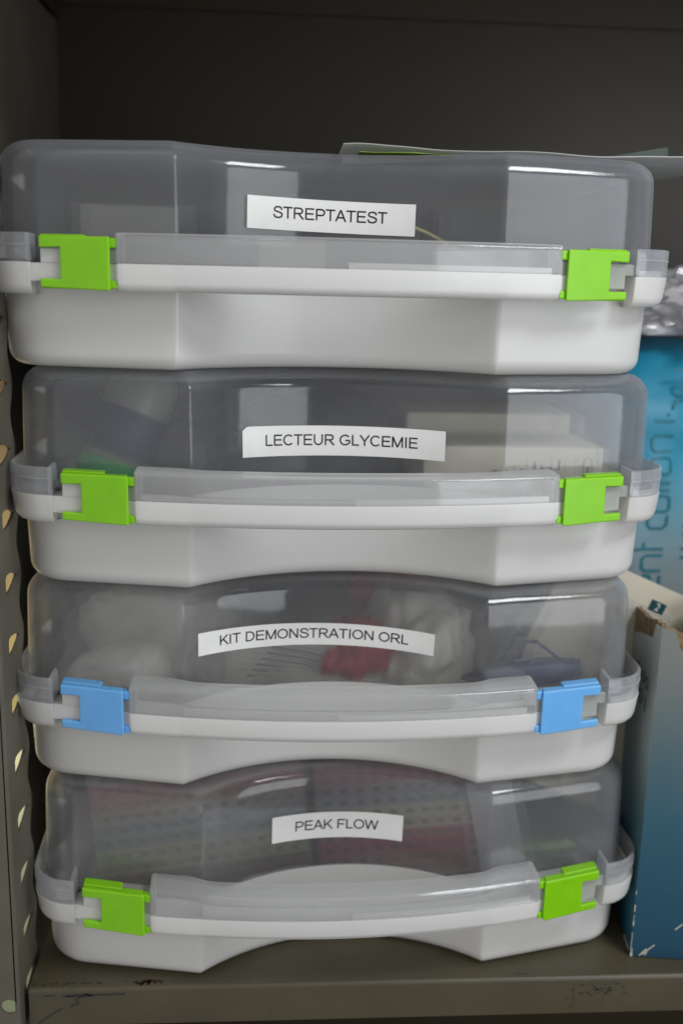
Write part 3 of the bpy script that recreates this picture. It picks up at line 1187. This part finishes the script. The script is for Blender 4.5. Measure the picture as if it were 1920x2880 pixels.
lump('plastic_bag', 'pale sheet of padding along the floor of the blue-latched case', 3, (-0.005, 0.16, 0.030), 0.10, 0.08, 0.035, M['palebag'], 11, 0.2, 1.1)
bm = bmesh.new()
ribbon(bm, [(-.006, .006), (-.003, .0165), (.004, .0165), (.020, .004)], 0.0018, lambda u, v: (u, 0, v))
ribbon(bm, [(-.018, .004), (-.014, .009), (-.006, .006)], 0.0018, lambda u, v: (u, 0, v))
r_ = bmesh.ops.extrude_face_region(bm, geom=bm.faces[:])
for e in r_['geom']:
    if isinstance(e, bmesh.types.BMVert):
        e.co.y += 0.002
content(tag(obj('wire_loop', bm, M['blueink']), 'bluish bent loop standing up behind the navy strap', 'loop'), 3, (0.122, 0.072, 0.050))
t = carton('instruction_sheet', 'pale folded sheet with bluish print left of the red pouch', 3, (-0.028, 0.084, 0.030), 0.07, 0.002, 0.036, M['pale'], 0.02, 'sheet', 0.25)
bm = bmesh.new()
for i in range(6):
    z0 = 0.008 + 0.0042 * i
    ribbon(bm, [(-.022 + .003 * i, z0 + .004), (.004 + .002 * i, z0), (.014 + .002 * i, z0 - .003)], 0.0013, lambda u, v: (u, -0.0003, v))
obj('print', bm, M['blueink'], t)

# lowest case: colour charts for the peak flow meters
rowsL = [(.12, .06, .04), (.16, .08, .06), (.30, .30, .16), (.34, .34, .20), (.20, .22, .22), (.20, .22, .24), (.27, .24, .18), (.22, .13, .08), (.26, .06, .07), (.30, .30, .28)]
rowsR = [(.18, .08, .05), (.24, .12, .07), (.34, .06, .10), (.34, .07, .10), (.42, .40, .30), (.38, .36, .26), (.20, .22, .24), (.22, .2, .2), (.26, .08, .10), (.22, .1, .08)]
card = carton('score_chart', 'score chart card with coloured rows behind the left panel of the PEAK FLOW case', 4, (-0.080, 0.085, 0.012), 0.135, 0.002, 0.084, chart_mat('chart_left', rowsL, 0, 0.084), 0.02, 'chart', -0.12, ry=-0.10)
card = carton('score_chart', 'score chart card with pink rows right of centre in the PEAK FLOW case', 4, (0.047, 0.092, 0.012), 0.112, 0.002, 0.080, chart_mat('chart_right', rowsR, 0, 0.080), 0.0, 'chart', -0.18, ry=-0.05)
carton('score_chart', 'plain grey backed card lying behind both score charts of the PEAK FLOW case', 4, (-0.015, 0.150, 0.012), 0.27, 0.003, 0.078, chart_mat('chart_back', rowsR[::-1], 0, 0.078, 0.013), 0.0, 'chart', -0.2)
carton('green_card', 'dark grey green card leaning above the right latch of the PEAK FLOW case', 4, (0.138, 0.060, 0.012), 0.034, 0.0015, 0.034, M['greencard'], 0.0, 'card', -0.1, ry=-0.10)
carton('grey_card', 'pale grey wedge shaped card beside the green card in the PEAK FLOW case', 4, (0.114, 0.088, 0.014), 0.030, 0.002, 0.066, M['greycard'], 0.0, 'card', -0.15, ry=-0.2)

# ------------------------------------------------------------------ leaflet in a clear sleeve on the top case
def top_sheet(name, label, x0, x1, y0, y1, zf, mat, nx=46, ny=14, th=0.0005):
    bm = bmesh.new()
    top, bot = [], []
    for j in range(ny + 1):
        for i in range(nx + 1):
            u, v = i / nx, j / ny
            x = x0 + (x1 - x0) * u
            y = y0 + (y1 - y0) * v + 0.002 * sin(u * 9)
            z = zf(x, y)
            top.append(bm.verts.new((x, y, z + th)))
            bot.append(bm.verts.new((x, y, z)))
    k = nx + 1
    for j in range(ny):
        for i in range(nx):
            a = j * k + i
            bm.faces.new((top[a], top[a + 1], top[a + k + 1], top[a + k]))
            bm.faces.new((bot[a], bot[a + k], bot[a + k + 1], bot[a + 1]))
    for i in range(nx):
        bm.faces.new((bot[i], bot[i + 1], top[i + 1], top[i]))
        a = ny * k + i
        bm.faces.new((top[a], top[a + 1], bot[a + 1], bot[a]))
    for j in range(ny):
        a, c = j * k, j * k + nx
        bm.faces.new((top[a], top[a + k], bot[a + k], bot[a]))
        bm.faces.new((bot[c], bot[c + k], top[c + k], top[c]))
    o = obj(name, bm, mat, None, 60)
    return o


ZT = 4 * H - 0.0030


def zsleeve(x, y):
    front = max(0, 1 - (y - 0.046) / 0.10)
    z = ZT + 0.0006 + 0.0001 * front
    z += 0.0026 * math.exp(-((x + 0.004) / 0.020) ** 2) * front + 0.0022 * math.exp(-((x - 0.026) / 0.016) ** 2) * front
    z += 0.0016 * math.exp(-((x - 0.080) / 0.018) ** 2) * front + 0.0014 * (1 + sin(x * 130 + 1)) * 0.3
    if x > 0.145:
        z += 0.16 * (x - 0.145) ** 1.25
    return z


sl = tag(top_sheet('leaflet_sleeve', '', -0.009, 0.235, 0.054, 0.215, zsleeve, M['sleeve']), 'wavy clear plastic sleeve lying on top of the STREPTATEST case', 'plastic sleeve')
lf = tag(top_sheet('leaflet', '', 0.0, 0.050, 0.058, 0.17, lambda x, y: ZT + 0.0003, M['limeprint'], 12, 6, 0.0004), 'lime green printed leaflet under the clear sleeve on the top case', 'leaflet')
bm = bmesh.new()
box(bm, -0.018, 0.018, -0.006, 0.006, 0, 0.007)
o = obj('grey_clip', bm, M['greencard'])
bevel(o, 0.001)
o.location = (0.166, 0.112, ZT + 0.0040)
o.rotation_euler = (0, -0.18, 0)
tag(o, 'small dark grey bar lying on the clear sleeve at its right end', 'bar')

# ------------------------------------------------------------------ torn teal carton at the right
tc = thing('torn_carton', 'teal blue cardboard carton with torn top standing right of the stack', 'carton', (0.1742, 0.0250, 0.0003), -0.14)
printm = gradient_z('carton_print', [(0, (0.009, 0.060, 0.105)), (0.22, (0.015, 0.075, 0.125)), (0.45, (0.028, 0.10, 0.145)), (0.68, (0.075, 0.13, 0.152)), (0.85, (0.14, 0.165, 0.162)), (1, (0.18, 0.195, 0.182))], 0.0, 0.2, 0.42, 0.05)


def torn_wall(name, p0, p1, tops, th, mat, off, parent, zlo=0.0006, rough=0.0012):
    """upright board from p0 to p1 whose top edge follows the (fraction, height) list, ragged"""
    bm = bmesh.new()
    n = 90
    d = Vector((p1[0] - p0[0], p1[1] - p0[1]))
    nn = Vector((d.y, -d.x)).normalized()
    rings = []
    for i in range(n + 1):
        f = i / n
        for (fa, za), (fb, zb) in zip(tops, tops[1:]):
            if fa <= f <= fb:
                z = za + (zb - za) * (f - fa) / (fb - fa)
                break
        z += rough * noise.fractal(Vector((f * 55, zlo * 99 + off * 2e4, 0)), 0.7, 2, 4)
        a = Vector(p0) + d * f + nn * off
        b_ = a - nn * th
        rings.append([(a.x, a.y, zlo), (a.x, a.y, z), (b_.x, b_.y, z), (b_.x, b_.y, zlo)])
    loft(bm, rings)
    return obj(name, bm, mat, parent)


W_, D_ = 0.19, 0.19
bt_l = [(0, .199), (.35, .190), (.62, .199), (.80, .202), (.93, .2085), (1, .2085)]      # from the back to the front corner
pt_l = [(0, .170), (.55, .178), (.70, .186), (.82, .193), (.90, .196), (.925, .207), (1, .2085)]
bt_f = [(0, .2085), (.03, .2085), (.06, .2050), (.25, .203), (1, .199)]
pt_f = [(0, .2085), (.042, .2072), (.055, .198), (.085, .190), (.2, .1865), (1, .182)]
torn_wall('side_panel', (0, D_), (0, 0), bt_l, 0.0028, M['brown'], 0.0, tc)
torn_wall('front_panel', (0.0, 0), (W_, 0), bt_f, 0.0028, M['brown'], 0.0, tc)
torn_wall('side_panel', (W_, 0.0), (W_, D_), [(0, .2), (1, .2)], 0.0028, M['brown'], 0.0, tc)
torn_wall('back_panel', (W_, D_), (0.0, D_), [(0, .2), (1, .2)], 0.0028, M['brown'], 0.0, tc)
sidem = gradient_z('carton_side_print_lightened', [(0, (0.012, 0.10, 0.16)), (0.22, (0.03, 0.14, 0.20)), (0.45, (0.12, 0.22, 0.26)), (0.68, (0.30, 0.37, 0.38)), (1, (0.45, 0.48, 0.46))], 0.0, 0.2, 0.42, 0.05)  # print colours lightened here to offset the shade on this side
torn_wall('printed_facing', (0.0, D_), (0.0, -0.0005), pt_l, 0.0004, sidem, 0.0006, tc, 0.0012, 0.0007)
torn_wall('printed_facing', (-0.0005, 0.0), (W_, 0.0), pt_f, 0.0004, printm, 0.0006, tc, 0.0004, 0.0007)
# worn corner: bare board showing along the front edge and the foot
bm = bmesh.new()
for i in range(26):
    z = random.uniform(0.0, 0.016) if i < 16 else random.uniform(0, .05)
    wd = random.uniform(.0003, .0011) * (1.3 if z < .006 else .6)
    box(bm, -0.00085, -0.00085 + wd, -0.00080, -0.0004, z, z + random.uniform(.0006, .003))
for i in range(14):
    y = random.uniform(0, 0.02)
    box(bm, -0.00080, -0.0003, y, y + random.uniform(.0008, .002), 0.0, random.uniform(.0006, .0022))
obj('worn_edge', bm, M['cream'], tc)
bm = bmesh.new()
for p in ([(.006, .002), (.010, .006), (.013, .009)], [(.0045, .001), (.0085, .006)], [(.024, .020), (.028, .024)], [(.0075, .0015), (.009, .004)]):
    ribbon(bm, p, 0.0007, lambda u, v: (u, -0.00085, v))
obj('scratches', bm, M['cream'], tc)
# upside-down print on the side panel


def side_text(txt, yc, zc, wy, hz):
    text_mesh('lettering', txt, lambda u, v: (-0.00075, yc + wy * (u - .5), zc - hz * (v - .5)), M['darkteal'], tc)


side_text('10', 0.0305, 0.1535, 0.020, 0.0090)
side_text('50 p', 0.0345, 0.1680, 0.034, 0.0090)

# booklet with a numbered tab standing in the carton
bk = thing('booklet', 'cream booklet with a dark teal tab reading 2, standing in the torn carton', 'booklet', (0.196, 0.092, 0.0))
Rm = Matrix.Rotation(math.radians(23.5), 4, 'Y')
bm = bmesh.new()
box(bm, -0.060, 0.075, 0.0, 0.0035, -0.15, 0.0, Matrix.Translation((0, 0, 0.2135)) @ Rm)
o = obj('cover', bm, M['cream'], bk)
bm = bmesh.new()
TM = Matrix.Translation((0, 0, 0.2135)) @ Rm
box(bm, 0.0010, 0.0115, -0.0003, 0.0002, -0.0165, -0.0095, TM)
tb = obj('tab', bm, M['darkteal'], bk)
text_mesh('lettering', '2', lambda u, v: tuple(TM @ Vector((0.0050 + 0.0028 * u, -0.00045, -0.0153 + 0.0048 * v))), M['paper'], tb)
bm = bmesh.new()
for i in range(20):
    for j in range(4):
        xx, zz = -0.030 + i * 0.0024 + (j % 2) * .0012, -0.0165 - j * 0.0021
        box(bm, xx, xx + 0.0013, -0.0002, 0.0001, zz, zz + 0.0012, TM)
obj('print', bm, M['greycard'], bk)
bm = bmesh.new()
box(bm, 0, 0.03, 0, 0.0015, -0.03, 0.0, Matrix.Translation((0.2085, 0.078, 0.2035)) @ Matrix.Rotation(math.radians(-25), 4, 'Y'))
tag(obj('white_card', bm, M['paper']), 'white card at the right edge in front of the cream booklet', 'card')

# soft pack of bags with printed film, behind the carton
PK = thing('soft_pack', 'large soft pack in blue printed film standing behind the torn carton', 'pack', (0.20, 0.15, 0.0003))
packm = gradient_z('pack_print', [(0, (0.21, 0.235, 0.235)), (0.52, (0.22, 0.26, 0.27)), (0.62, (0.19, 0.30, 0.35)), (0.70, (0.075, 0.26, 0.35)), (0.80, (0.008, 0.225, 0.355)), (1, (0.006, 0.20, 0.32))], 0.0, 0.36, 0.5, 0.05, bump=0.3)


def pack_y(x, z):
    """front skin of the pack (pack coordinates)"""
    y = 0.006 * sin(x * 14 + 0.8) + 0.004 * noise.noise(Vector((x * 30, 0, z * 14)))
    if z > 0.27:
        y += 0.010 * ((z - 0.27) / 0.09) ** 2 + 0.005 * noise.noise(Vector((x * 45, 3, z * 40)))
    return y


bm = bmesh.new()
nx, nz = 44, 60
X0, X1, Z1 = -0.035, 0.26, 0.353
grid = {}
for side_ in (0, 1):
    for i in range(nx + 1):
        for j in range(nz + 1):
            x = X0 + (X1 - X0) * i / nx
            z = Z1 * j / nz
            e = min(i, nx - i) / 6
            e = 1 if e >= 1 else sqrt(1 - (1 - e) ** 2)
            t_ = 1 if j < nz - 8 else sqrt(max(0, 1 - ((j - nz + 8) / 8) ** 2)) * .85 + .15
            y = pack_y(x, z)
            half = 0.075 * e * t_
            yy = (0.075 - half + y) if side_ == 0 else 0.075 + half
            zz = z + (0.006 * sin(x * 40) if j > nz - 3 else 0)
            grid[side_, i, j] = bm.verts.new((x, yy, zz))
for side_ in (0, 1):
    for i in range(nx):
        for j in range(nz):
            bm.faces.new([grid[side_, a, b_] for a, b_ in ((i, j), (i + 1, j), (i + 1, j + 1), (i, j + 1))])
for i in range(nx):
    for j in (0, nz):
        bm.faces.new([grid[0, i, j], grid[0, i + 1, j], grid[1, i + 1, j], grid[1, i, j]])
for j in range(nz):
    for i in (0, nx):
        bm.faces.new([grid[0, i, j], grid[0, i, j + 1], grid[1, i, j + 1], grid[1, i, j]])
obj('printed_film', bm, packm, PK, 60)


# lettering that runs up the pack
def zm(xz, yz):
    """measured sheet coordinates -> pack coordinates (x, z)"""
    fx, fy = 1740 + xz / 4.704, 1200 + yz / 4.704
    return 0.0232 + (fx - 1867.4) * 0.00025, 0.2001 + (1628.6 - fy) * 0.00024


def pack_pt(xz, yz):
    x, z = zm(xz, yz)
    i = (x - X0) / (X1 - X0) * nx
    e = min(i, nx - i) / 6
    e = 1 if e >= 1 else sqrt(1 - (1 - e) ** 2)
    return (x, 0.075 - 0.075 * e + pack_y(x, z) - 0.0008, z)


def dense(pts, closed=False):
    out = []
    q = pts + [pts[0]] if closed else pts
    for a, b_ in zip(q, q[1:]):
        l = max(1, int(hypot(b_[0] - a[0], b_[1] - a[1]) / 18))
        for k in range(l):
            out.append((a[0] + (b_[0] - a[0]) * k / l, a[1] + (b_[1] - a[1]) * k / l))
    if not closed:
        out.append(q[-1])
    return out


def rrect(x0, x1, y0, y1, r=55):
    ps = []
    for cxx, cyy, a0 in ((x1 - r, y1 - r, 0), (x0 + r, y1 - r, 90), (x0 + r, y0 + r, 180), (x1 - r, y0 + r, 270)):
        for k in range(5):
            a = math.radians(a0 + 22.5 * k)
            ps.append((cxx + r * cos(a), cyy + r * sin(a)))
    return ps


bm = bmesh.new()
WT = 34


def stroke(p, closed=False):
    ribbon(bm, dense(p, closed), WT, pack_pt, closed)


B_, T_ = 585, 320          # baseline and x-height lines of the vertical text
stroke([(575, 2010), (575, 2140), (545, 2190), (370, 2190), (325, 2150), (325, 2050), (370, 2000), (440, 2010), (450, 2060), (450, 2180)])   # e
stroke([(B_, 1940), (370, 1940), (T_, 1890), (T_, 1770), (370, 1725), (B_, 1725)])      # n
stroke([(205, 1635), (B_, 1635)])                                                        # t
stroke([(T_ + 5, 1545), (T_ + 5, 1640)])
stroke([(590, 1165), (590, 1290), (540, 1348), (395, 1348), (345, 1300), (345, 1165)])   # c
stroke(rrect(345, 600, 900, 1115), True)                                                 # o
stroke([(225, 825), (B_, 825)])
stroke([(225, 722), (B_, 722)])
stroke(rrect(325, 575, 390, 600), True)
stroke([(B_, 310), (370, 310), (T_, 265), (T_, 150), (370, 106), (B_, 106)])
stroke([(330, -90), (B_, -90)])
stroke([(490, -180), (515, -180)])
stroke([(560, -270), (640, -370), (720, -400), (800, -385)])
stroke(rrect(640, 900, -650, -470), True)
stroke([(540, -745), (860, -745)])
for y0 in (60, 180, 390, 500, 600, 880, 1000, 1110, 1310, 1420, 1620, 1740):            # smaller second line
    ribbon(bm, dense([(815, y0), (900, y0)]), 36, pack_pt)
obj('lettering', bm, M['tealink'], PK)

# crinkled clear film bunched on top of the pack
bm = bmesh.new()
bmesh.ops.create_icosphere(bm, subdivisions=5, radius=1)
for v in bm.verts:
    c = v.co.copy()
    d = noise.fractal(c * 2.6, 0.6, 2.1, 4) * 0.26 + abs(noise.noise(c * 5.0)) * 0.30 + random.uniform(-.035, .035)
    c = c * (1 + d)
    v.co = Vector((c.x * 0.062, c.y * 0.050, max(c.z, -0.55) * 0.026))
o = tag(obj('clear_wrapping', bm, M['film'], None), 'crinkled clear plastic wrapping on top of the blue soft pack', 'plastic wrap')
o.location = (0.262, 0.215, 0.377)
